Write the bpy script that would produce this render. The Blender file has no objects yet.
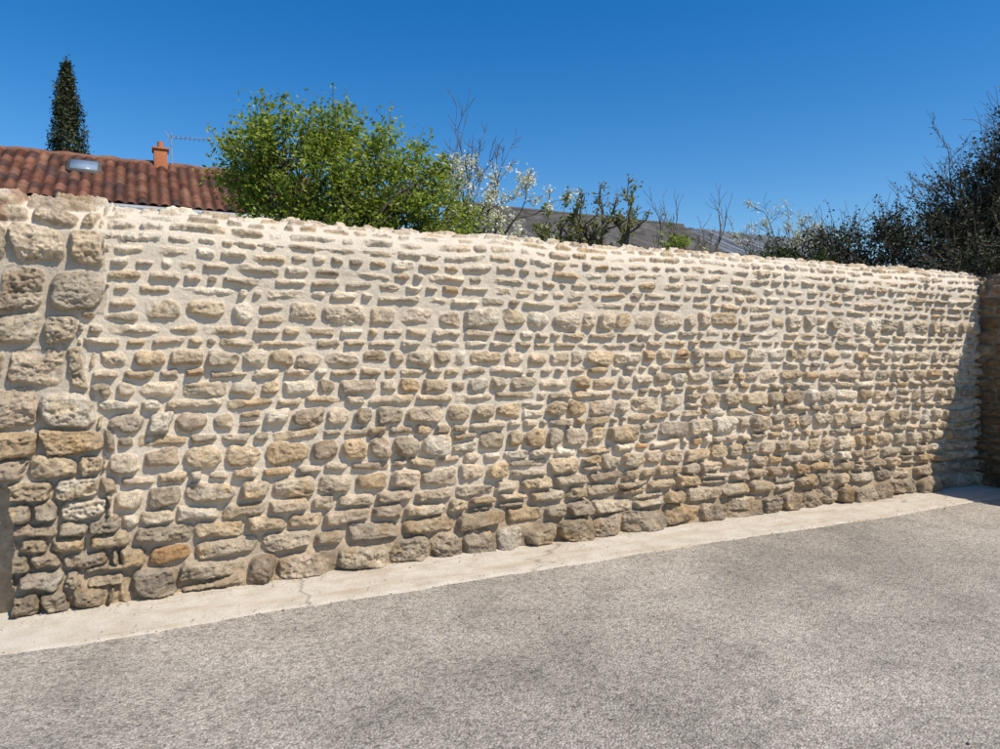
import bpy, math, numpy as np
from mathutils import Vector
sc=bpy.context.scene
SUN=Vector((0.44,-0.68,1.0)).normalized()

# ---------------------------------------------------------------- helpers
def link(o,parent=None):
    sc.collection.objects.link(o)
    if parent: o.parent=parent
    return o
def empty(name,loc=(0,0,0)):
    o=bpy.data.objects.new(name,None); o.location=loc; o.empty_display_size=.3
    return link(o)
def build(name,V,F,mat,parent=None,smooth=False,col=None,extra=None):
    me=bpy.data.meshes.new(name)
    V=np.asarray(V,dtype=np.float32)
    Fs=F if isinstance(F,list) else [F]
    Fs=[np.asarray(f,dtype=np.int32) for f in Fs if len(f)]
    idx=np.concatenate([f.ravel() for f in Fs])
    tot=np.concatenate([np.full(len(f),f.shape[1],dtype=np.int32) for f in Fs])
    st=np.concatenate([[0],np.cumsum(tot)[:-1]]).astype(np.int32)
    me.vertices.add(len(V)); me.vertices.foreach_set('co',V.ravel())
    me.loops.add(len(idx)); me.loops.foreach_set('vertex_index',idx)
    me.polygons.add(len(tot)); me.polygons.foreach_set('loop_start',st)
    me.update(calc_edges=True); me.validate()
    if smooth: me.polygons.foreach_set('use_smooth',np.ones(len(me.polygons),dtype=bool))
    if col is not None:
        a=me.color_attributes.new('Col','FLOAT_COLOR','POINT')
        c=np.ones((len(V),4),dtype=np.float32); c[:,:3]=col; a.data.foreach_set('color',c.ravel())
    if extra is not None:
        for k,v in extra.items():
            a=me.attributes.new(k,'FLOAT','POINT'); a.data.foreach_set('value',np.asarray(v,dtype=np.float32))
    me.materials.append(mat)
    return link(bpy.data.objects.new(name,me),parent)
def gridfaces(ny,nx):
    i=np.arange(ny*nx).reshape(ny,nx)
    return np.stack([i[:-1,:-1],i[:-1,1:],i[1:,1:],i[1:,:-1]],-1).reshape(-1,4)
_tabs={}
def vn(x,y,seed=0):
    if seed not in _tabs: _tabs[seed]=np.random.default_rng(1000+seed).random((256,256)).astype(np.float32)*2-1
    T=_tabs[seed]
    xi=np.floor(x).astype(int); yi=np.floor(y).astype(int)
    fx=x-xi; fy=y-yi
    fx=fx*fx*(3-2*fx); fy=fy*fy*(3-2*fy)
    x0=xi&255;x1=(xi+1)&255;y0=yi&255;y1=(yi+1)&255
    return (T[y0,x0]*(1-fx)+T[y0,x1]*fx)*(1-fy)+(T[y1,x0]*(1-fx)+T[y1,x1]*fx)*fy
def fbm(x,y,seed,octv=4,gain=.5):
    r=0;a=1;s=0
    for k in range(octv):
        r=r+a*vn(x*(2.03**k)+k*17.3,y*(2.03**k)+k*5.1,seed+k); s+=a; a*=gain
    return r/s
def sst(a,b,x):
    t=np.clip((x-a)/(b-a),0,1); return t*t*(3-2*t)

class NT:
    def __init__(s,name):
        s.m=bpy.data.materials.new(name); s.m.use_nodes=True
        s.t=s.m.node_tree; s.n=s.t.nodes; s.b=s.n['Principled BSDF']; s.out=s.n['Material Output']
        s.b.inputs['Roughness'].default_value=.9
        s.b.inputs['Specular IOR Level'].default_value=.2
    def new(s,typ,**kw):
        n=s.n.new(typ)
        for k,v in kw.items(): setattr(n,k,v)
        return n
    def l(s,a,b): s.t.links.new(a,b)
    def coord(s): return s.new('ShaderNodeTexCoord').outputs['Object']
    def mapping(s,vec,scale):
        m=s.new('ShaderNodeMapping'); m.inputs['Scale'].default_value=scale; s.l(vec,m.inputs[0]); return m.outputs[0]
    def noise(s,vec,scale,detail=4,rough=.55):
        n=s.new('ShaderNodeTexNoise'); n.inputs['Scale'].default_value=scale; n.inputs['Detail'].default_value=detail
        n.inputs['Roughness'].default_value=rough; s.l(vec,n.inputs['Vector']); return n.outputs['Fac']
    def vor(s,vec,scale,feature='F1',out='Distance'):
        n=s.new('ShaderNodeTexVoronoi'); n.feature=feature; n.inputs['Scale'].default_value=scale; s.l(vec,n.inputs['Vector']); return n.outputs[out]
    def ramp(s,fac,stops):
        r=s.new('ShaderNodeValToRGB'); e=r.color_ramp.elements
        while len(e)<len(stops): e.new(.5)
        for el,(p,c) in zip(e,stops):
            el.position=p; el.color=(c,c,c,1) if isinstance(c,(int,float)) else (*c,1)
        s.l(fac,r.inputs[0]); return r.outputs[0]
    def mix(s,fac,a,b,mode='MIX'):
        m=s.new('ShaderNodeMix'); m.data_type='RGBA'; m.blend_type=mode
        for sock,v in ((m.inputs[0],fac),(m.inputs[6],a),(m.inputs[7],b)):
            if isinstance(v,(int,float)): sock.default_value=v
            elif isinstance(v,tuple): sock.default_value=(*v,1)
            else: s.l(v,sock)
        return m.outputs[2]
    def math(s,op,a,b=0.0):
        m=s.new('ShaderNodeMath'); m.operation=op
        for sock,v in ((m.inputs[0],a),(m.inputs[1],b)):
            if isinstance(v,(int,float)): sock.default_value=v
            else: s.l(v,sock)
        return m.outputs[0]
    def attr(s,name,out='Color'):
        a=s.new('ShaderNodeAttribute'); a.attribute_name=name; return a.outputs[out]
    def bump(s,h,strength,dist,prev=None):
        b=s.new('ShaderNodeBump'); b.inputs['Strength'].default_value=strength; b.inputs['Distance'].default_value=dist
        s.l(h,b.inputs['Height'])
        if prev is not None: s.l(prev,b.inputs['Normal'])
        return b.outputs[0]
    def base(s,c):
        if isinstance(c,tuple): s.b.inputs['Base Color'].default_value=(*c,1)
        else: s.l(c,s.b.inputs['Base Color'])
    def normal(s,n): s.l(n,s.b.inputs['Normal'])

# ---------------------------------------------------------------- materials
def mat_stone():
    m=NT('limestone_rubble'); c=m.coord(); col=m.attr('Col'); mask=m.attr('mask','Fac')
    n1=m.noise(c,16,4,.7); n2=m.noise(c,95,4,.75)
    k=m.ramp(n1,[(.3,.60),(.5,1.0),(.70,1.28)])
    cc=m.mix(m.math('MULTIPLY',mask,.75),col,m.mix(1.0,col,k,'MULTIPLY'))
    k2=m.ramp(n2,[(.34,.45),(.46,.96),(.7,1.2)])
    f=m.new('ShaderNodeMath'); f.operation='MULTIPLY_ADD'; m.l(mask,f.inputs[0]); f.inputs[1].default_value=.65; f.inputs[2].default_value=.3
    cc=m.mix(f.outputs[0],cc,m.mix(1.0,cc,k2,'MULTIPLY'))
    m.base(cc)
    m.normal(m.bump(n2,1.0,.007)); return m.m
def mat_asphalt():
    m=NT('asphalt'); c=m.coord()
    v=m.vor(c,90); vc=m.vor(c,90,out='Color')
    sep=m.new('ShaderNodeSeparateColor'); m.l(vc,sep.inputs[0])
    agg=m.ramp(sep.outputs[0],[(0,(.31,.27,.22)),(.4,(.40,.35,.285)),(.75,(.45,.395,.325)),(1,(.56,.50,.42))])
    gap=m.ramp(v,[(.40,1.0),(.85,.56)])
    cc=m.mix(1.0,agg,gap,'MULTIPLY')
    big=m.noise(c,.42,4,.6); med=m.noise(c,2.2,5,.7)
    cc=m.mix(1.0,cc,m.ramp(big,[(.34,.70),(.5,.95),(.64,1.18)]),'MULTIPLY')
    cc=m.mix(1.0,cc,m.ramp(med,[(.3,.76),(.5,1.0),(.7,1.12)]),'MULTIPLY')
    fine=m.noise(c,26,4,.75)
    cc=m.mix(1.0,cc,m.ramp(fine,[(.36,.64),(.48,1.0),(.66,1.12)]),'MULTIPLY')
    m.base(cc)
    h=m.math('SUBTRACT',1.0,v)
    b=m.bump(h,.6,.010); b=m.bump(fine,.6,.013,b)
    m.normal(b); return m.m
def mat_strip():
    m=NT('sandy_concrete'); c=m.coord(); ms=m.mapping(c,(.35,2.2,1))
    n=m.noise(c,5,5,.65); n2=m.noise(c,120,3,.7); st=m.noise(ms,2.6,5,.65)
    cc=m.ramp(n,[(.3,(.49,.42,.325)),(.5,(.58,.51,.41)),(.7,(.64,.575,.475))])
    cc=m.mix(m.ramp(st,[(.5,0.0),(.68,.6)]),cc,(.42,.31,.19))
    cc=m.mix(1.0,cc,m.ramp(n2,[(.3,.68),(.5,1.0),(.7,1.12)]),'MULTIPLY')
    w=m.mix(.15,c,m.new('ShaderNodeTexNoise').outputs['Color'])
    e=m.vor(m.mapping(w,(.45,1,1)),.55,'DISTANCE_TO_EDGE'); cr=m.ramp(e,[(0,.6),(.0016,1.0)])
    cc=m.mix(1.0,cc,cr,'MULTIPLY')
    m.base(cc); b=m.bump(n2,.5,.004); b=m.bump(n,.5,.02,b); m.normal(b); return m.m
def mat_ground():
    m=NT('soil_and_grass'); c=m.coord()
    cc=m.ramp(m.noise(c,2.0,6,.7),[(.35,(.06,.05,.03)),(.5,(.06,.085,.025)),(.7,(.09,.12,.035))])
    m.base(cc); m.normal(m.bump(m.noise(c,25,5,.7),.8,.05)); return m.m
def mat_attr(name,rough=.9,trans=0.0,nz=None,bump=None,spec=.2):
    m=NT(name); col=m.attr('Col'); c=m.coord()
    if nz: col=m.mix(1.0,col,m.ramp(m.noise(c,nz,5,.65),[(.3,.6),(.5,1.0),(.7,1.25)]),'MULTIPLY')
    m.base(col); m.b.inputs['Roughness'].default_value=rough; m.b.inputs['Specular IOR Level'].default_value=spec
    if bump: m.normal(m.bump(m.noise(c,bump,4,.6),.6,.01))
    if trans:
        t=m.new('ShaderNodeBsdfTranslucent'); m.l(m.mix(1.0,col,(1.3,1.35,.6),'MULTIPLY'),t.inputs[0])
        mx=m.new('ShaderNodeMixShader'); mx.inputs[0].default_value=trans
        m.l(m.b.outputs[0],mx.inputs[1]); m.l(t.outputs[0],mx.inputs[2]); m.l(mx.outputs[0],m.out.inputs[0])
    return m.m
def mat_plain(name,c1,c2,scale,rough=.8,bump=0.0,metal=0.0,stretch=(1,1,1)):
    m=NT(name); c=m.mapping(m.coord(),stretch); n=m.noise(c,scale,5,.65)
    m.base(m.ramp(n,[(.32,c1),(.68,c2)])); m.b.inputs['Roughness'].default_value=rough
    m.b.inputs['Metallic'].default_value=metal
    if bump: m.normal(m.bump(n,.6,bump))
    return m.m
M_STONE=mat_stone(); M_ASPH=mat_asphalt(); M_STRIP=mat_strip(); M_GROUND=mat_ground()
M_LEAF=mat_attr('spring_leaves',.6,.40,spec=.3); M_DARKLEAF=mat_attr('evergreen_leaves',.65,0,spec=.2)
M_BLOSSOM=mat_attr('white_blossom',.8,.3)
M_BARK=mat_plain('bark',(.075,.058,.042),(.20,.165,.125),22,.95,.01)
M_TILE=mat_attr('clay_tiles',.9,0,9,60); M_SLATE=mat_attr('slate_roof',.75,0,6,40)
M_RENDER=mat_plain('house_render',(.36,.31,.24),(.46,.41,.33),4,.95,.01)
M_BRICK=mat_plain('orange_brick',(.36,.12,.055),(.52,.2,.10),30,.9,.005)
M_ZINC=mat_plain('zinc',(.28,.29,.30),(.38,.39,.40),5,.6,0,.2)
M_SLRIDGE=mat_plain('slate_ridge',(.08,.075,.07),(.13,.12,.11),5,.8)
M_GLASS=NT('window_glass'); M_GLASS.base((.10,.13,.17)); M_GLASS.b.inputs['Roughness'].default_value=.08; M_GLASS.b.inputs['Specular IOR Level'].default_value=.8; M_GLASS=M_GLASS.m
M_WOOD=mat_plain('painted_wood',(.22,.25,.24),(.30,.33,.31),8,.7,.003)
M_ALU=mat_plain('aluminium',(.35,.35,.35),(.45,.45,.45),10,.5,0,.5)
M_CORE=mat_plain('rubble_core',(.22,.18,.13),(.40,.34,.26),18,.95,.03)

# ---------------------------------------------------------------- stone walls
class Layout:
    def __init__(s,heights,u0,u1,rng,wf,splitp=.08):
        s.b=np.concatenate([[-.12],np.cumsum(heights)]); s.nc=len(heights)
        s.edges=[];s.start=[];L=[];R=[];B=[];T=[];SP=[];n=0
        for c in range(s.nc):
            h=s.b[c+1]-max(s.b[c],0); e=[u0-rng.random()*.2]
            while e[-1]<u1: e.append(e[-1]+wf(h,c,rng))
            e=np.array(e); s.edges.append(e); s.start.append(n); k=len(e)-1; n+=k
            L+=list(e[:-1]);R+=list(e[1:]);B+=[s.b[c]]*k;T+=[s.b[c+1]]*k
            SP+=[ (rng.uniform(.38,.62) if (h>.115 and rng.random()<splitp) else 0) for _ in range(k)]
        s.L,s.R,s.B,s.T,s.SP=map(np.array,(L,R,B,T,SP)); s.n=n
    def lookup(s,u,v):
        ci=np.clip(np.searchsorted(s.b,v.ravel())-1,0,s.nc-1).reshape(u.shape)
        slot=np.zeros(u.shape,dtype=np.int64)
        for c in range(s.nc):
            m=ci==c
            if m.any(): slot[m]=s.start[c]+np.clip(np.searchsorted(s.edges[c],u[m])-1,0,len(s.edges[c])-2)
        B=s.B[slot];T=s.T[slot];sp=s.SP[slot]
        mid=B+sp*(T-B); up=(sp>0)&(v>mid); lo=(sp>0)&~up
        B2=np.where(up,mid,B);T2=np.where(lo,mid,T)
        return slot*2+up, s.L[slot],s.R[slot],B2,T2

def stone_wall(name,u0,u1,heights,seed,res=.006,top=2.56,depth=.55,pillar=None,old=0.0,rot=0,loc=(0,0,0)):
    rng=np.random.default_rng(seed)
    P=np.array([(0,-.12),(0,0),(.01,1.0),(.02,top-.30),(.035,top-.20),(.08,top-.11),(.16,top-.045),(.28,top),(.40,top-.02),(.50,top-.09),(depth,top-.22),(depth,top-.4),(depth,-.12)])
    d=np.r_[0,np.cumsum(np.hypot(*np.diff(P,axis=0).T))]
    sfront=np.arange(0,top+.60,res); sback=np.arange(top+.60,d[-1],.05)
    S=np.r_[sfront,sback,d[-1]]
    dense=np.linspace(0,d[-1],4000); py=np.interp(dense,d,P[:,0]); pz=np.interp(dense,d,P[:,1])
    k=np.ones(61)/61; padl=lambda a:np.convolve(np.pad(a,30,mode='edge'),k,'valid')
    py=padl(py); pz=padl(pz)
    ty=np.gradient(py);tz=np.gradient(pz);ln=np.hypot(ty,tz)+1e-9
    ny_=-tz/ln; nz_=ty/ln
    PY=np.interp(S,dense,py);PZ=np.interp(S,dense,pz);NY=np.interp(S,dense,ny_);NZ=np.interp(S,dense,nz_)
    U=np.arange(u0,u1+res,res)
    u,s=np.meshgrid(U,S-.12)          # s = 0 at ground
    zz=np.broadcast_to(PZ[:,None],u.shape)
    def wf(h,c,r):
        if c<2: return r.uniform(.20,.46)
        if c<4: return r.uniform(.16,.38)
        if h>.14: return r.choice([r.uniform(.15,.24),r.uniform(.20,.36)])
        if h>.1: return r.uniform(.13,.32)
        return r.choice([r.uniform(.09,.16),r.uniform(.14,.25),r.uniform(.25,.40)],p=[.28,.50,.22])
    A=Layout(heights,u0,u1,rng,wf)
    su=u+.012*fbm(u*9,s*9,seed+1,3)
    sv=s+.040*fbm(u*.40,s*.2,seed+9,2)+.010*fbm(u*3.5,s*2.5,seed+5,2)
    sid,L,R,B,T=A.lookup(su,sv)
    npar=A.n*2+2
    pil=np.zeros(u.shape,bool)
    if pillar:
        ph,pw=pillar
        rp=np.random.default_rng(seed+50)
        Bl=Layout(ph,u0-.2,u0+1.2,rp,pw,.0)
        lim=rp.uniform(-.38,-.12,Bl.nc); sv2=s+.034*fbm(u*3.2,s*3,seed+15,3); su2=u+.030*fbm(u*4+5,s*4,seed+17,3)
        ci=np.clip(np.searchsorted(Bl.b,sv2.ravel())-1,0,Bl.nc-1).reshape(u.shape)
        pil0=su2<lim[ci]
        sid2,L2,R2,B2,T2=Bl.lookup(su2,sv2)
        R2=np.minimum(R2,lim[ci])
        L=np.where(pil0,L2,np.maximum(L,lim[ci]));R=np.where(pil0,R2,R);B=np.where(pil0,B2,B);T=np.where(pil0,T2,T)
        sid=np.where(pil0,sid2+npar,sid); uu=np.where(pil0,su2,su); vv=np.where(pil0,sv2,sv); pil=pil0
        npar+=Bl.n*2+2
    else: uu=su; vv=sv
    B=np.maximum(B,-.02)
    r1=rng.random((npar,20)); G=lambda j: r1[:,j][sid]
    base_old=np.clip(1-sst(.12,.85,s),0,1)
    topk=sst(.8,2.1,s); cap=sst(2.2,2.5,s)
    bf=np.clip(1-s/(.26+.10*vn(u*1.7,u*0,seed+83)),0,1)**.6
    gap=.0078+.0062*topk*(1-.4*cap)+ .008*G(0)*(1-pil)
    gx=gap+.007*G(1)
    cx=(L+R)/2; hw=np.maximum((R-L)/2-gx/1.0,.012)
    hh0=(T-B)/2
    ins=hh0*.34*G(2)*(1-.6*pil)*(G(3)>.45)
    hh=np.maximum(hh0-gap*.9-ins*.5,.012); cz=(B+T)/2+ins*.5*np.where(G(4)>.6,1,-1)
    ang=(G(5)-.5)*.16; ca=np.cos(ang);sa=np.sin(ang)
    dx=(uu-cx); dz=(vv-cz); dx,dz=dx*ca+dz*sa,-dx*sa+dz*ca
    mn=np.minimum(hw,hh)
    tap=1-.55*(G(6)-.5)*dx/hw
    dzt=dz/np.clip(tap,.6,1.4)
    dxt=dx-(G(16)-.5)*.5*dz
    r=mn*(.42+.56*G(7))*(1-.3*pil)
    qx=np.abs(dxt)-(hw-r); qz=np.abs(dzt)-(hh-r)
    sd=np.hypot(np.maximum(qx,0),np.maximum(qz,0))+np.minimum(np.maximum(qx,qz),0)-r
    sd=sd+ .009*fbm(u*15,s*19,seed+21,2)+.0055*fbm(u*48,s*52,seed+25,2)
    inner=-sd
    w=np.minimum(.012+.030*G(8)**1.3,mn*1.0)
    t=np.clip(inner/w,-.4,1)
    prof=np.where(t>0,np.power(np.clip(1-(1-t)**2,0,1),.6),t*2.5)
    Pr=(.030+.036*G(9))*(1+.25*base_old)*(1-.18*topk-.08*cap)+.010*pil
    Pr=Pr*(.75+ .35*np.clip(mn/.07,.4,1.3))
    h=-.016+(Pr+.016)*prof
    for a,bq in ((10,11),(12,13),(14,15)):
        th=G(a)*6.283; sl=.12+.62*G(bq)
        wx=.55 if a!=14 else .9
        pl=Pr*1.12+.006-sl*( np.cos(th)*dx*wx+np.sin(th)*dz+.02*fbm(u*26,s*30,seed+33+a,2))
        h=np.where(t>0,np.minimum(h,np.maximum(pl,.002)),h)
    f1=fbm(u*20,s*25,seed+31,3); rg=1-np.abs(f1)*2.2
    crag=fbm(u*13+3*G(17),s*22,seed+41,5,.62)
    stp=np.floor(crag*5)/5
    rough=.011*(.6*crag+.4*stp)+.0065*(rg-.65)+.0032*fbm(u*75,s*80,seed+47,2)
    ramp_=(.6+.9*G(18))*(1+.55*base_old+.85*pil)
    h=h+rough*np.clip(t,0,1)*ramp_
    pit=sst(.42,.62,fbm(u*32,s*34,seed+57,3)); h=h-.009*pit*np.clip(t,0,1)*(.4+.9*pil+.4*base_old)
    mort=-.007+.009*topk+.003*cap-.014*base_old*(.6+.6*fbm(u*3,s*3,seed+61,2))-.004*pil+.006*fbm(u*12,s*14,seed+51,4,.6)+.0016*vn(u*150,s*150,seed+71)
    mort=mort-.010*sst(.1,.5,fbm(u*2.2,s*3.5,seed+65,2))*(1-topk)
    mort=mort+.034*bf*(.7+fbm(u*4,s*6,seed+67,3))
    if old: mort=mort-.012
    kk=.003
    H=mort+kk*np.log1p(np.exp(np.clip((h-mort)/kk,-30,30)))
    mask=1/(1+np.exp(-np.clip((h-mort-.002)/.0022,-30,30)))
    H=H+ bf*(.025+.050*fbm(u*2.6,s*3,seed+81,4,.6)+.024*fbm(u*11,s*17,seed+84,5,.65))
    H=H+ .012*fbm(u*.6,s*.6,seed+91,2)+.010*pil
    if pillar:
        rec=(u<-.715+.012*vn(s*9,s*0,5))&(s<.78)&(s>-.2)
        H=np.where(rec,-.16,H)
    # ---- colours
    pal=np.array([(.55,.46,.34),(.49,.39,.265),(.46,.345,.215),(.43,.36,.265),(.50,.405,.30),(.62,.545,.43),(.38,.30,.215),(.47,.315,.18),(.36,.30,.23)])
    wt_top=np.array([.26,.18,.06,.12,.18,.16,.02,.01,.01]); wt_bot=np.array([.22,.22,.12,.12,.15,.09,.05,.01,.02]); wt_pil=np.array([.20,.20,.07,.18,.13,.10,.08,.0,.04])
    pick=rng.random(npar)
    def choose(wt): 
        return pal[np.clip(np.searchsorted(np.cumsum(wt/wt.sum()),pick),0,8)]
    ct,cb,cp=choose(wt_top),choose(wt_bot),choose(wt_pil)
    var=(rng.random((npar,1))*.34+.82)
    ct=ct*(var*.7+.35);cb=cb*var*1.0;cp=cp*var*.88
    tk=topk[...,None]; tk=sst(.25,.75,tk+ .25*(G(3)-.5)[...,None])
    stone=cb[sid]*(1-tk)+ct[sid]*tk
    stone=np.where(pil[...,None],cp[sid],stone)
    stone=stone*(1-.17*base_old[...,None])
    stone=stone*(1+.24*f1+.20*crag)[...,None]
    li=sst(.10,.40,fbm(u*5,s*7,seed+101,5,.68)+.09*pil+.04*base_old-.10*topk+.25*old)[...,None]
    stone=stone*(1-li*.5)+np.array([.25,.19,.125])*li*.5
    ir=sst(.12,.45,fbm(u*6+7,s*7,seed+111,4,.6))[...,None]*(1-.5*topk[...,None])
    stone=stone*(1-ir*np.array([.0,.09,.22]))
    lime=sst(.0,.4,fbm(u*2.0,s*2.6,seed+121,4))[...,None]*np.clip(topk*.28+cap*.35,0,1)[...,None]
    stone=stone*(1-lime)+np.array([.65,.585,.48])*lime
    mcol=np.array([.63,.56,.46])*(1+.06*cap+.10*fbm(u*2.3,s*3,seed+131,4))[...,None]
    mcol=mcol*(1-.36*base_old[...,None]*np.array([.8,.95,1.1]))*(1-.22*pil[...,None]*(s<2.35)[...,None])
    mcol=mcol*(1-np.clip(-mort-.010,0,.02)[...,None]*12)
    mcol=mcol*(1-bf[...,None])+np.array([.36,.275,.18])*bf[...,None]
    mm=mask[...,None]
    col=mcol*(1-mm)+stone*mm
    col=col*(1-.42*bf*sst(-.15,.3,fbm(u*5,s*9,seed+133,4)))[...,None]
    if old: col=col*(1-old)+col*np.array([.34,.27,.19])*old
    if pillar:
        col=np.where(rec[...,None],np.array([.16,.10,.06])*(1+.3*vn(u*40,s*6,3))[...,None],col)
        rd=((u<-.62)&(s>2.36)&(s<2.75))[...,None]*sst(-.2,.2,fbm(u*9,s*9,seed+3,3))[...,None]
        col=col*(1-rd*.8)+np.array([.30,.15,.09])*rd*.8
    col=np.clip(col*np.array([1.02,.985,.945]),.01,.75)
    wob=.022*fbm(u[0]*1.1,u[0]*0,seed+141,3)[None,:]*np.clip(zz/top,0,1)
    X=u; Y=PY[:,None]+NY[:,None]*H; Z=PZ[:,None]+NZ[:,None]*H+wob
    V=np.stack([X,Y,Z],-1).reshape(-1,3); F=gridfaces(*u.shape)
    o=build(name,V,[F],M_STONE,smooth=True,col=col.reshape(-1,3),extra={'mask':mask.ravel()})
    o.rotation_euler=(0,0,rot); o.location=loc
    ysz=[(.03,-.12),(.03,top-.22),(.12,top-.1),(.28,top-.05),(.45,top-.1),(depth-.03,top-.3),(depth-.03,-.12)]
    cv=np.array([(U[0]+.004,a,b) for a,b in ysz]+[(U[-1]-.004,a,b) for a,b in ysz]); n=len(ysz)
    q=np.array([[i,(i+1)%n,(i+1)%n+n,i+n] for i in range(n)])
    build('core',cv,[q,np.array([list(range(n))[::-1]]),np.array([list(range(n,2*n))])],M_CORE,parent=o)
    return o

hs=[.19,.14,.12,.11,.155,.085,.17,.085,.15,.085,.125,.08,.135,.08,.085,.175,.085,.085,.085,.085,.08,.085,.08,.085,.08,.09,.085,.09]+[.12]*20
ph=[.13,.12,.11,.10,.10,.13,.13,.13,.17,.255,.275,.195,.28,.24,.12,.15,.2]+[.3]*10
def pw(h,c,r):
    if c<7: return r.uniform(.13,.28)
    if c in (8,9,11): return r.uniform(.30,.48)
    return r.choice([r.uniform(.16,.26),r.uniform(.3,.42)])
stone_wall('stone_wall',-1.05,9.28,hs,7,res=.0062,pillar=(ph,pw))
rr=np.random.default_rng(5)
hs2=list(rr.uniform(.08,.17,22))+[.15]*20
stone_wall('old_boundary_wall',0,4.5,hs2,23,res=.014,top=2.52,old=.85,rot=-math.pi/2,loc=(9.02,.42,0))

# ---------------------------------------------------------------- ground
def sheet(name,x0,x1,y0,y1,z,nx,ny,mat,fn=None):
    X,Y=np.meshgrid(np.linspace(x0,x1,nx),np.linspace(y0,y1,ny)); Z=np.full(X.shape,z,float)
    if fn: X,Y,Z=fn(X,Y,Z)
    return build(name,np.stack([X,Y,Z],-1).reshape(-1,3),gridfaces(ny,nx),mat,smooth=True)
sheet('ground',-400,400,-400,400,-.03,3,3,M_GROUND)
def asph_z(X,Y): return .006*fbm(X*.5,Y*.5,301,2)-.006
sheet('asphalt_road',-14,30,-22,.2,0,440,222,M_ASPH,lambda X,Y,Z:(X,Y,asph_z(X,Y)))
def stripf(X,Y,Z):
    v=(Y+1)/1.05
    wdt=.64+.07*fbm(X*.5,X*0,311,3)+.022*fbm(X*6,X*0,315,4,.7)
    Y2=-wdt+v*(wdt+.06)
    Z2=asph_z(X,Y2)-.004+.012*sst(0,.10,v)+.020*v**1.5-.005*np.sin(v*3.14159)+.002*fbm(X*3,Y2*3,321,3)
    return X,Y2,Z2
sheet('concrete_strip',-3.5,9.02,-1,.05,0,1100,40,M_STRIP,stripf)
def pebbles(name,n,seed):
    rng=np.random.default_rng(seed)
    ico=np.array([(0,0,1),(.9,0,.1),(.28,.85,.0),(-.72,.53,.1),(-.72,-.53,0),(.28,-.85,.1),(0,0,-.6)])
    f=np.array([(0,i,i%5+1) for i in range(1,6)]+[(6,i%5+1,i) for i in range(1,6)])
    V=[];F=[];C=[]
    for i in range(n):
        q=rng.random(); near=q<.35
        x=rng.uniform(-1.5,9); y=-.05-abs(rng.normal(0,.12)) if near else (-.63+rng.normal(0,.05) if q<.7 else rng.uniform(-4.2,-.1))
        s=rng.uniform(.002,.007)*(1.6 if rng.random()<.05 else 1)
        a=rng.random()*6.28; v=ico*rng.uniform(.7,1.3,3)*(1+rng.normal(0,.12,(7,1)))*s; v[:,2]*=.7
        c,sn=math.cos(a),math.sin(a); v=np.stack([v[:,0]*c-v[:,1]*sn,v[:,0]*sn+v[:,1]*c,v[:,2]],1)
        z=.022 if y>-.3 else (.008 if y>-.6 else 0.0)
        V.append(v+np.array([x,y,z])); F.append(f+7*i)
        C.append(np.tile(np.array([.45,.38,.28])*rng.uniform(.6,1.2),(7,1)))
    build(name,np.concatenate(V),np.concatenate(F),M_GRIT,col=np.concatenate(C))
M_GRIT=mat_attr('grit',.9,0)
pebbles('loose_gravel',1500,3)

# ---------------------------------------------------------------- buildings
def box(name,x0,x1,y0,y1,z0,z1,mat,parent=None,bev=0):
    V=np.array([(x,y,z) for z in (z0,z1) for y in (y0,y1) for x in (x0,x1)])
    F=np.array([(0,2,3,1),(4,5,7,6),(0,1,5,4),(2,6,7,3),(0,4,6,2),(1,3,7,5)])
    o=build(name,V,F,mat,parent=parent)
    if bev:
        b=o.modifiers.new('b','BEVEL'); b.width=bev; b.segments=2
    return o
def gable(name,x0,x1,y0,yr,y1,ze,zr,mat,parent):
    V=[(x,y,z) for x in (x0,x1) for y,z in ((y0,0),(y1,0),(y1,ze),(yr,zr),(y0,ze))]
    F=[np.array([(0,1,2,3,4)[::-1],(5,6,7,8,9)]),np.array([(0,4,9,5),(1,6,7,2)][:]),np.array([(4,3,8,9),(3,2,7,8)])]
    return build(name,np.array(V,float),F,mat,parent=parent)
def tile_slope(name,x0,x1,ye,ze,yr,zr,mat,parent,pal,pitch=.19,course=.33,amp=.035,seed=0,stepx=8,flat=False):
    rng=np.random.default_rng(seed)
    Lr=math.hypot(yr-ye,zr-ze); dy=(yr-ye)/Lr; dz=(zr-ze)/Lr; n=np.array([-dz,dy])
    if dy<0: n=-n
    nc=int(Lr/course)+1; ns=[]
    for c in range(nc):
        a=c*course; b=min((c+1)*course,Lr)
        ns+= [(a,c,1.0),(max(b-.004,a),c,.0)]
    nx=int((x1-x0)/pitch*stepx)+1
    xs=np.linspace(x0,x1,nx); V=[];C=[]
    tc=np.array(pal)
    ncol=int((x1-x0)/pitch)+2
    pick=rng.integers(0,len(tc),(nc,ncol)); vr=rng.uniform(.7,1.25,(nc,ncol)); jit=rng.normal(0,.006,(nc,ncol))
    for (sv,c,lift) in ns:
        ki=np.clip(((xs-x0)/pitch).astype(int),0,ncol-1)
        ph=(xs-x0)/pitch
        if flat: h=np.zeros(nx)+lift*amp
        else: h=amp*np.abs(np.sin(ph*math.pi))**.7*1.6+lift*.02
        h=h+jit[c][ki]*(.25 if flat else 1)
        wob=.02*fbm(xs*.5,xs*0+sv*.4,seed+400,2)
        V.append(np.stack([xs,ye+dy*sv+n[0]*(h)+0*xs,ze+dz*sv+n[1]*(h+wob)],1))
        cc=tc[pick[c][ki]]*vr[c][ki][:,None]
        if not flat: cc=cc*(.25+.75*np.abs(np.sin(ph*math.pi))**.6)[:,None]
        C.append(cc)
    V=np.concatenate(V);C=np.concatenate(C); F=gridfaces(len(ns),nx)
    return build(name,V,F,mat,parent=parent,col=C)
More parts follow.
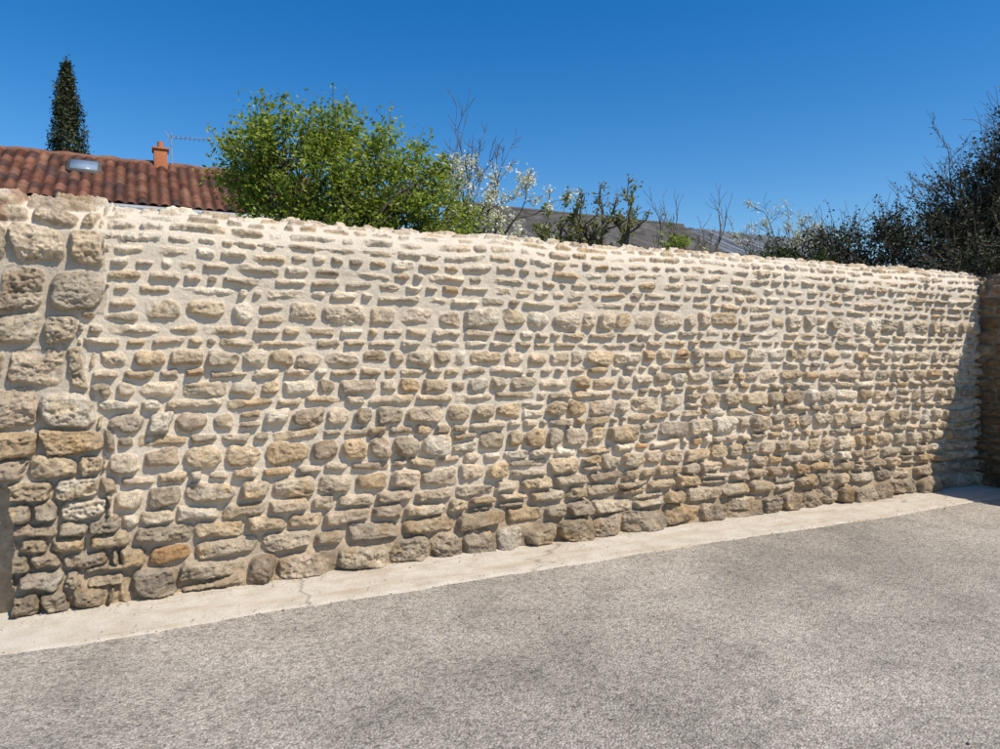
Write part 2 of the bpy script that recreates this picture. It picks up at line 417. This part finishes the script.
def tube(pts,rad,k=6):
    pts=np.asarray(pts,float); n=len(pts); rad=np.broadcast_to(rad,(n,))
    t=np.gradient(pts,axis=0); t/=np.linalg.norm(t,axis=1,keepdims=True)+1e-9
    ref=np.where(np.abs(t[:,2:3])>.9,np.array([[1.,0,0]]),np.array([[0,0,1.]]))
    a=np.cross(t,ref); a/=np.linalg.norm(a,axis=1,keepdims=True)+1e-9; b=np.cross(t,a)
    th=np.arange(k)*2*math.pi/k
    V=pts[:,None,:]+rad[:,None,None]*(a[:,None,:]*np.cos(th)[None,:,None]+b[:,None,:]*np.sin(th)[None,:,None])
    i=np.arange(n*k).reshape(n,k); j=np.roll(i,-1,axis=1)
    F=np.stack([i[:-1],j[:-1],j[1:],i[1:]],-1).reshape(-1,4)
    return V.reshape(-1,3),F
def tubes(name,lines,mat,parent,k=5):
    V=[];F=[];o=0
    for p,r in lines:
        v,f=tube(p,r,k); V.append(v);F.append(f+o);o+=len(v)
    return build(name,np.concatenate(V),np.concatenate(F),mat,parent=parent,smooth=True)
def window(parent,x,y,z,w,h):
    box('window_glass',x-w/2,x+w/2,y-.02,y+.01,z,z+h,M_GLASS,parent)
    for nm,a,b,c,d in (('frame_left',-w/2-.05,-w/2,0,h),('frame_right',w/2,w/2+.05,0,h),('frame_mid',-.025,.025,0,h)):
        box(nm,x+a,x+b,y-.05,y-.021,z+c,z+d,M_WOOD,parent)
    box('sill',x-w/2-.1,x+w/2+.1,y-.1,y-.003,z-.08,z-.002,M_RENDER,parent)
    for sx in (-1,1):
        a=x+sx*(w/2+.06); b=x+sx*(w/2+.06+w/2); box('shutter',min(a,b),max(a,b),y-.05,y-.003,z-.02,z+h+.02,M_WOOD,parent)

PT=[(.17,.070,.045),(.21,.092,.058),(.13,.055,.040),(.25,.125,.08),(.10,.055,.045),(.19,.085,.055)]
h1=empty('tiled_roof_house',(0,0,0))
gable('walls',-9,3.4,9.9,11.7,13.5,4.25,5.38,M_RENDER,h1)
tile_slope('roof_front',-9.15,3.55,9.62,4.24,11.7,5.5,M_TILE,h1,PT,seed=1,amp=.045)
tile_slope('roof_back',-9.15,3.55,13.78,4.24,11.7,5.5,M_TILE,h1,PT,seed=2,stepx=6)
rl=[((x,11.7,5.50+.012*math.sin(x*9)),.10) for x in np.arange(-9.15,3.6,.1)]
tubes('ridge_tiles',[(np.array([a for a,_ in rl]),np.array([.085+.022*((i%4)/4) for i in range(len(rl))]))],mat_plain('ridge_clay',(.15,.065,.045),(.26,.13,.08),7,.9,.01),h1,8)
tubes('gutter',[(np.array([(-9.2,9.57,4.2),(3.6,9.57,4.2)]),np.array([.065,.065]))],M_ZINC,h1,10)
box('fascia',-9.1,3.5,9.64,9.66,4.02,4.2,M_WOOD,h1)
for xx in (-7,-4,-1,1.8): window(h1,xx,9.9,2.2,.9,1.2)
box('door',-2.9,-2.0,9.86,9.898,0,2.1,M_WOOD,h1)
box('chimney_stack',.30,.56,11.5,11.86,5.1,5.80,M_BRICK,h1,.01)
box('chimney_cap',.27,.59,11.47,11.89,5.802,5.85,M_BRICK,h1,.01)
tubes('chimney_pots',[(np.array([(.43,11.68,5.85),(.43,11.68,6.0)]),np.array([.07,.06]))],M_BRICK,h1,10)
al=[(np.array([(.64,11.6,5.3),(.64,11.6,6.2)]),.014),(np.array([(.60,11.6,6.10),(1.42,11.45,6.13)]),.010)]
for k in range(9):
    x=.64+k*.09; l=.16-.008*k
    al.append((np.array([(x,11.6-l,6.102+k*.003),(x,11.6+l,6.102+k*.003)]),.006))
for s_ in (-1,1): al.append((np.array([(.60,11.6,6.10),(.52,11.6,6.10+s_*.13)]),.006))
tubes('aerial',al,M_ALU,h1,6)
sl=np.array([0,2.08,1.26]); sl=sl/np.linalg.norm(sl); nn=np.array([0,-sl[2],sl[1]])
def slab(name,x0,x1,s0,s1,a,b,mat):
    o=np.array([0,9.62,4.24]); V=[]
    for h in (a,b):
        for s_ in (s0,s1):
            for x in (x0,x1): V.append(o+sl*s_+nn*h+np.array([x,0,0]))
    F=np.array([(0,2,3,1),(4,5,7,6),(0,1,5,4),(2,6,7,3),(0,4,6,2),(1,3,7,5)])
    build(name,np.array(V),F,mat,parent=h1)
slab('skylight_frame',-1.22,-.64,1.38,1.98,.0,.12,M_SLRIDGE)
slab('skylight_glass',-1.16,-.70,1.44,1.92,.05,.126,mat_plain('skylight_pane',(.20,.26,.34),(.26,.32,.40),1,.3))

PS=[(.085,.078,.075),(.10,.092,.088),(.075,.068,.065),(.115,.10,.092),(.09,.085,.08)]
h2=empty('slate_roof_house')
gable('walls',6.5,12.9,8.15,10.0,11.85,3.82,4.85,M_RENDER,h2)
tile_slope('roof_front',6.3,13.05,7.95,3.78,10,4.97,M_SLATE,h2,PS,pitch=.22,course=.22,amp=.014,seed=5,stepx=4,flat=True)
tile_slope('roof_back',6.3,13.05,12.05,3.78,10,4.97,M_SLATE,h2,PS,pitch=.22,course=.22,amp=.014,seed=6,stepx=4,flat=True)
tubes('ridge',[(np.array([(6.3,10,4.97),(13.05,10,4.97)]),np.array([.05,.05]))],M_SLRIDGE,h2,8)
tubes('gutter',[(np.array([(6.25,7.9,3.74),(13.1,7.9,3.74)]),np.array([.06,.06]))],M_ZINC,h2,8)
for xx in (8,10.8): window(h2,xx,8.15,1.6,.9,1.2)
PB=[(.14,.155,.18),(.17,.185,.21),(.12,.135,.16)]
h3=empty('metal_roof_barn')
gable('walls',13.4,20,9.2,11.4,13.6,4.15,5.05,M_RENDER,h3)
tile_slope('roof_front',13.25,20.2,9.0,4.12,11.4,5.2,M_SLATE,h3,PB,pitch=.30,course=1.3,amp=.02,seed=8,stepx=6)
tile_slope('roof_back',13.25,20.2,13.8,4.12,11.4,5.2,M_SLATE,h3,PB,pitch=.30,course=1.3,amp=.02,seed=9,stepx=6)
box('door',15,17,9.15,9.198,0,2.6,M_WOOD,h3)
h4=empty('red_roof_outhouse')
gable('walls',10.6,12.6,5.2,6.0,6.8,2.95,3.3,M_RENDER,h4)
tile_slope('roof_front',10.5,12.7,5.1,2.95,6,3.40,M_TILE,h4,[(.42,.17,.08),(.36,.14,.07)],seed=11)
tile_slope('roof_back',10.5,12.7,6.9,2.95,6,3.40,M_TILE,h4,[(.42,.17,.08),(.36,.14,.07)],seed=12)

# ---------------------------------------------------------------- vegetation
A_=np.array([.895,-.446,0]); D_=np.array([.446,.895,0]); Z_=np.array([0,0,1.])
def leaves(name,C,size,pal,mat,parent,seed,up=.3,aspect=.55,shade=None):
    rng=np.random.default_rng(seed); n=len(C)
    a=rng.normal(size=(n,3)); a[:,2]*=.7; a/=np.linalg.norm(a,axis=1,keepdims=True)
    b=rng.normal(size=(n,3)); b[:,2]+=up; b=np.cross(a,b); b/=np.linalg.norm(b,axis=1,keepdims=True)+1e-9
    nr=np.cross(a,b)
    s=(size*rng.uniform(.55,1.35,n))[:,None]
    V=np.stack([C-a*s*.5,C+b*s*aspect*.5+nr*s*.08,C+a*s*.5,C-b*s*aspect*.5+nr*s*.08],1).reshape(-1,3)
    F=np.arange(4*n).reshape(n,4)
    pal=np.array(pal); col=pal[rng.integers(0,len(pal),n)]*rng.uniform(.75,1.25,(n,1))
    if shade is not None: col=col*shade[:,None]
    return build(name,V,F,mat,parent=parent,col=np.repeat(col,4,axis=0))
def curve(p,q,rng,n=7,wob=.08,sag=0.0):
    t=np.linspace(0,1,n)[:,None]; L=np.linalg.norm(q-p)
    pts=p*(1-t)+q*t; off=rng.normal(0,wob*L,(2,3))
    pts=pts+np.sin(t*math.pi)*off[0]+np.sin(t*2*math.pi)*off[1]*.5+np.array([0,0,1.])*sag*L*np.sin(t*math.pi)
    return pts
def lobed_tree(name,base,lobes,seed,trunk_h,trunk_r,ncl,nleaf,clr,size,pal,mat,twig=.25,bare=.2,tl=1.0):
    rng=np.random.default_rng(seed); e=empty(name,tuple(base)); base=np.zeros(3)
    fork=np.array([rng.normal(0,.08),rng.normal(0,.08),trunk_h]); lines=[]
    tp=curve(base-Z_*.1,fork,rng,8,.03); lines.append((tp,np.linspace(trunk_r*1.25,trunk_r*.85,8)))
    C=[];SH=[]
    tot=sum(l[2]**2 for l in lobes)
    for (a,z,r,dd) in lobes:
        cen=A_*a+Z_*z+D_*dd
        st=tp[rng.integers(5,8)]
        lp=curve(st,cen,rng,9,.06,.05); lines.append((lp,np.linspace(trunk_r*.55,trunk_r*.12,9)))
        m=max(4,int(ncl*r*r/tot))
        for k in range(m):
            v=rng.normal(size=3); v/=np.linalg.norm(v); rad=r*rng.uniform(.35,1.12)**.7
            c=cen+v*rad*np.array([1.05,1.05,.9])
            s0=lp[rng.integers(4,9)]; lines.append((curve(s0,c,rng,5,.07),np.linspace(trunk_r*.13,.004,5)))
            nl=int(nleaf*rng.uniform(.3,1.5)); cr=clr*rng.uniform(.6,1.3)
            pts=c+rng.normal(0,1,(nl,3))*cr*np.array([1,1,.75]); C.append(pts); SH.append(np.full(nl,rng.uniform(.7,1.25)))
            nt_=int(twig)+(rng.random()<twig%1)
            for _ in range(nt_):
                dv=v*.8+Z_*rng.uniform(.2,.9)+rng.normal(0,.3,3); dv/=np.linalg.norm(dv)
                tip=c+dv*rng.uniform(.2,.55)*tl
                cv=curve(c,tip,rng,5,.06); lines.append((cv,np.linspace(.006,.0025,5)))
                if rng.random()<bare: continue
                nn_=rng.integers(6,26); tt=rng.random(nn_); ii=(tt*3.99).astype(int)
                C.append(cv[ii]+(cv[ii+1]-cv[ii])*rng.random((nn_,1))+rng.normal(0,.025,(nn_,3))); SH.append(np.full(nn_,1.05))
    tubes('trunk_and_limbs',lines,M_BARK,e,4)
    C=np.concatenate(C);SH=np.concatenate(SH)
    leaves('foliage',C,size,pal,mat,e,seed+1,shade=SH)
    return e
PG=[(.25,.31,.045),(.31,.36,.06),(.20,.26,.04),(.37,.40,.09),(.14,.20,.035)]
lobes=[(-1.05,4.1,.34,.1),(-.55,4.28,.36,-.2),(-.15,4.2,.35,.3),(.12,4.28,.36,.1),(-.45,3.9,.5,-.3),(-1.15,3.75,.34,.2),(.35,4.0,.42,-.1),(.82,3.98,.36,.2),(1.05,3.65,.38,-.2),(.2,3.5,.55,0),(-.7,3.4,.5,.2),(1.3,3.3,.34,.1),(1.42,3.0,.3,0),(.0,3.1,.6,0),(.8,3.2,.45,0)]
lobed_tree('green_leafed_tree',(2.17,3.78,0),lobes,11,1.7,.11,300,112,.115,.056,PG,M_LEAF,twig=1.1,bare=.03,tl=.65)

def grow(rng,p,d,L,r,lev,mx,lines,tips,spread=.7,trop=.08,wander=.16,nch=(3,5),ratio=(.55,.8),rr=.62,first=3):
    n=6; pts=[p.copy()]; dirs=[d]
    for i in range(n):
        d=d+rng.normal(0,wander,3)+Z_*trop; d/=np.linalg.norm(d); p=p+d*L/n; pts.append(p.copy()); dirs.append(d)
    pts=np.array(pts); rad=np.linspace(r,max(r*.5,.0025),n+1); lines.append((pts,rad))
    if lev>=mx: tips.append(pts); return
    for k in range(rng.integers(nch[0],nch[1]+1)+(1 if lev==0 else 0)):
        i=rng.integers(2,n+1) if lev>0 else rng.integers(first,n+1)
        q=rng.normal(size=3); dd=dirs[i]; q-=q.dot(dd)*dd; q/=np.linalg.norm(q)
        s=spread*rng.uniform(.6,1.3); nd=dd*math.cos(s)+q*math.sin(s); 
        grow(rng,pts[i],nd,L*rng.uniform(*ratio),max(rad[i]*rr,.0035),lev+1,mx,lines,tips,spread,trop,wander,nch,ratio,rr)
def bare_tree(name,base,seed,L,r,mx,stems=None,leaf=None,**kw):
    rng=np.random.default_rng(seed); lines=[];tips=[]; e=empty(name,base)
    tp=curve(np.array([0,0,-.1]),np.array([.05,0,L]),rng,8,.03); lines.append((tp,np.linspace(r*1.3,r*.9,8)))
    for (a,dd,ln,sr) in stems:
        d=A_*a+D_*dd+Z_; d/=np.linalg.norm(d)
        grow(rng,tp[rng.integers(6,8)],d,ln,sr,0,mx,lines,tips,first=2,**kw)
    tubes('trunk_and_branches',lines,M_BARK,e,4 if len(lines)>400 else 6)
    if leaf:
        nm,per,sz,pal,mat,sig,frac,fn=leaf
        C=[]
        for t in tips:
            if fn and not fn(t[-1]): continue
            if rng.random()>frac: continue
            k=rng.poisson(per); 
            if k: C.append(t[rng.integers(1,len(t),k)]+rng.normal(0,sig,(k,3)))
        if C: leaves(nm,np.concatenate(C),sz,pal,mat,e,seed+3,aspect=.8)
    return e
WB=[(.72,.70,.66),(.78,.76,.72),(.65,.62,.55)]
bare_tree('blossoming_plum_tree',(4.05,3.9,0),31,2.3,.10,3,stems=[(-.65,.1,1.6,.03),(-.4,-.2,1.8,.03),(-.15,.2,1.65,.03),(.3,-.1,1.4,.035),(.6,.1,1.25,.03),(.95,-.1,1.05,.03),(.15,.3,1.3,.03)],
  leaf=('blossom',16,.036,WB,M_BLOSSOM,.035,.66,lambda p:p[2]<4.3-.2*abs(p[0]) and p.dot(A_)>-.35),spread=.55,trop=.07,wander=.15,nch=(4,6),ratio=(.36,.55))
PY_=[(.22,.22,.08),(.18,.20,.06),(.26,.25,.12)]
bare_tree('pruned_apple_tree',(5.45,2.45,0),44,2.5,.11,2,stems=[(-.75,.1,1.05,.04),(-.4,-.2,1.35,.042),(-.1,.2,1.3,.04),(.2,-.1,1.4,.042),(.5,.2,1.25,.04),(.85,-.1,1.0,.035)],
  leaf=('leaf_buds',10,.034,PY_,M_LEAF,.022,.8,None),spread=.85,trop=.12,wander=.26,nch=(5,8),ratio=(.18,.38),rr=.6)
bare_tree('young_fruit_tree',(4.62,2.7,0),48,2.5,.05,2,stems=[(-.4,0,.7,.02),(.1,.1,.85,.02),(.5,0,.6,.02)],leaf=('leaf_buds',12,.05,PY_,M_LEAF,.03,.8,None),spread=.7,trop=.12,wander=.2,nch=(3,5),ratio=(.3,.45))
bare_tree('bare_sapling',(7.9,3.6,0),52,2.5,.05,2,stems=[(-.3,0,1.2,.02),(.1,.1,1.4,.02),(.4,0,1.0,.02)],leaf=('leaf_buds',3,.03,PY_,M_LEAF,.03,.5,None),spread=.5,trop=.10,nch=(3,5),ratio=(.35,.5))
bare_tree('bare_sapling',(7.0,3.2,0),57,2.3,.035,2,stems=[(-.4,0,1.1,.015),(-.1,.1,1.3,.015),(.2,0,1.2,.015),(.5,0,.9,.015)],spread=.4,trop=.08,nch=(3,5),ratio=(.35,.5))
bare_tree('flowering_cherry',(10.2,4.2,0),61,2.5,.08,3,stems=[(-.7,0,1.0,.03),(-.2,.1,1.2,.03),(.3,-.1,1.2,.03),(.8,0,1.0,.03)],leaf=('blossom',9,.035,WB,M_BLOSSOM,.04,.45,None),spread=.65,trop=.05,nch=(4,6),ratio=(.38,.55))

PD=[(.050,.060,.026),(.07,.07,.034),(.035,.045,.02),(.095,.08,.05),(.06,.06,.03)]
PM=[(.06,.10,.02),(.08,.12,.03),(.05,.08,.02)]
lobed_tree('green_bush',(8.6,2.6,0),[(0,2.85,.30,0),(.4,2.85,.26,0),(-.3,2.75,.28,0)],70,1.5,.05,45,90,.08,.05,PM,M_LEAF,twig=.6)
lobed_tree('green_bush',(6.45,2.5,0),[(0,2.8,.22,0),(.1,3.05,.16,0),(-.2,2.7,.15,0)],71,1.5,.04,26,70,.07,.05,PG,M_LEAF,twig=.6)
hl=[(-1.9,2.8,.4,0),(-1.4,2.95,.45,0),(-.9,3.2,.42,.2),(-.3,3.35,.42,0),(.3,3.35,.45,.2),(.9,3.5,.5,0),(1.4,3.7,.5,.1),(-.6,2.85,.5,0),(.6,2.9,.55,0),(1.3,3.0,.6,0)]
lobed_tree('dark_hedge',(10.5,1.9,0),hl,73,1.4,.10,280,95,.12,.05,PD,M_DARKLEAF,twig=3.0,bare=.6,tl=1.15)
rt=[(.1,4.95,.36,0),(-.35,4.55,.36,.1),(.35,4.5,.55,0),(-.75,3.95,.45,0),(0,3.9,.7,.1),(.7,3.6,.7,0),(-1.1,3.4,.42,0),(0,3.1,.7,0),(.7,2.9,.7,0)]
lobed_tree('evergreen_tree',(12.1,1.2,0),rt,75,1.6,.14,340,85,.13,.052,PD,M_DARKLEAF,twig=3.6,bare=.6,tl=1.35)
bare_tree('bare_tree',(11.5,1.7,0),77,2.6,.08,3,stems=[(-.6,0,1.1,.03),(-.2,.1,1.5,.03),(.2,0,1.9,.03),(.6,0,1.9,.03)],leaf=('leaf_buds',3,.03,PD,M_DARKLEAF,.03,.6,None),spread=.45,trop=.07,nch=(3,5),ratio=(.38,.55))
lobed_tree('ivy_clump',(9.75,.25,0),[(-.40,2.60,.25,-.1),(0,2.8,.33,0),(.3,2.8,.4,-.2),(-.25,2.6,.25,-.6),(.1,2.6,.35,.3),(.5,2.8,.4,-.5)],79,2.0,.04,80,90,.09,.05,PD,M_DARKLEAF,twig=1.2,bare=.5)

def cypress(name,base,H,R,seed):
    rng=np.random.default_rng(seed); e=empty(name,base)
    tubes('trunk',[(np.array([(0,0,-.1),(0.02,0,H*.5),(0,0,H*.93)]),np.array([.14,.08,.015]))],M_BARK,e,8)
    C=[];S=[]
    for k in range(900):
        z=rng.uniform(.30,1.0)**.9; rad=R*np.interp(z,[0,.3,.5,.68,.8,.92,1],[.8,.9,.95,1.0,.82,.5,.05])
        a=rng.random()*6.283; rr_=rad*rng.uniform(.4,1.1)*(1+.2*math.sin(a*3+z*17))
        c=np.array([rr_*math.cos(a),rr_*math.sin(a),z*H]); n=30
        C.append(c+rng.normal(0,1,(n,3))*np.array([.06,.06,.16])); S.append(np.full(n,rng.uniform(.5,1.4)))
    leaves('foliage',np.concatenate(C),.09,[(.05,.065,.025),(.07,.08,.035),(.09,.085,.045),(.04,.055,.02)],M_DARKLEAF,e,seed+1,aspect=.45,shade=np.concatenate(S))
cypress('cypress_tree',(-1.90,20.4,0),10.15,.52,90)

# ---------------------------------------------------------------- light, sky, camera
w=bpy.data.worlds.new("World"); sc.world=w; w.use_nodes=True
nt=w.node_tree; bg=nt.nodes['Background']; sky=nt.nodes.new('ShaderNodeTexSky'); sky.sky_type='NISHITA'
sky.sun_disc=False; el=math.asin(SUN.z); az=math.atan2(SUN.x,SUN.y)
sky.sun_elevation=el; sky.sun_rotation=az; sky.altitude=0; sky.air_density=1.0; sky.dust_density=.3; sky.ozone_density=2.0
hsv=nt.nodes.new('ShaderNodeHueSaturation'); hsv.inputs['Saturation'].default_value=1.47; hsv.inputs['Hue'].default_value=.505
nt.links.new(sky.outputs[0],hsv.inputs['Color'])
nt.links.new(hsv.outputs[0],bg.inputs[0]); bg.inputs[1].default_value=.14
ld=bpy.data.lights.new('sun','SUN'); ld.energy=5.0; ld.angle=math.radians(.5); ld.color=(1,.94,.83)
lo=bpy.data.objects.new('sun',ld); link(lo); lo.location=(5,-8,12); lo.rotation_euler=SUN.to_track_quat('Z','Y').to_euler()
cd=bpy.data.cameras.new('camera'); cd.sensor_width=36; cd.lens=25.92; cd.clip_end=2000; cd.clip_start=.05
co=bpy.data.objects.new('camera',cd); link(co); co.location=(0,-5.19,1.61)
co.rotation_euler=(math.radians(90-1.87),0,math.radians(-26.5)); sc.camera=co
sc.view_settings.view_transform='Standard'; sc.view_settings.look='None'; sc.view_settings.exposure=0; sc.view_settings.gamma=1
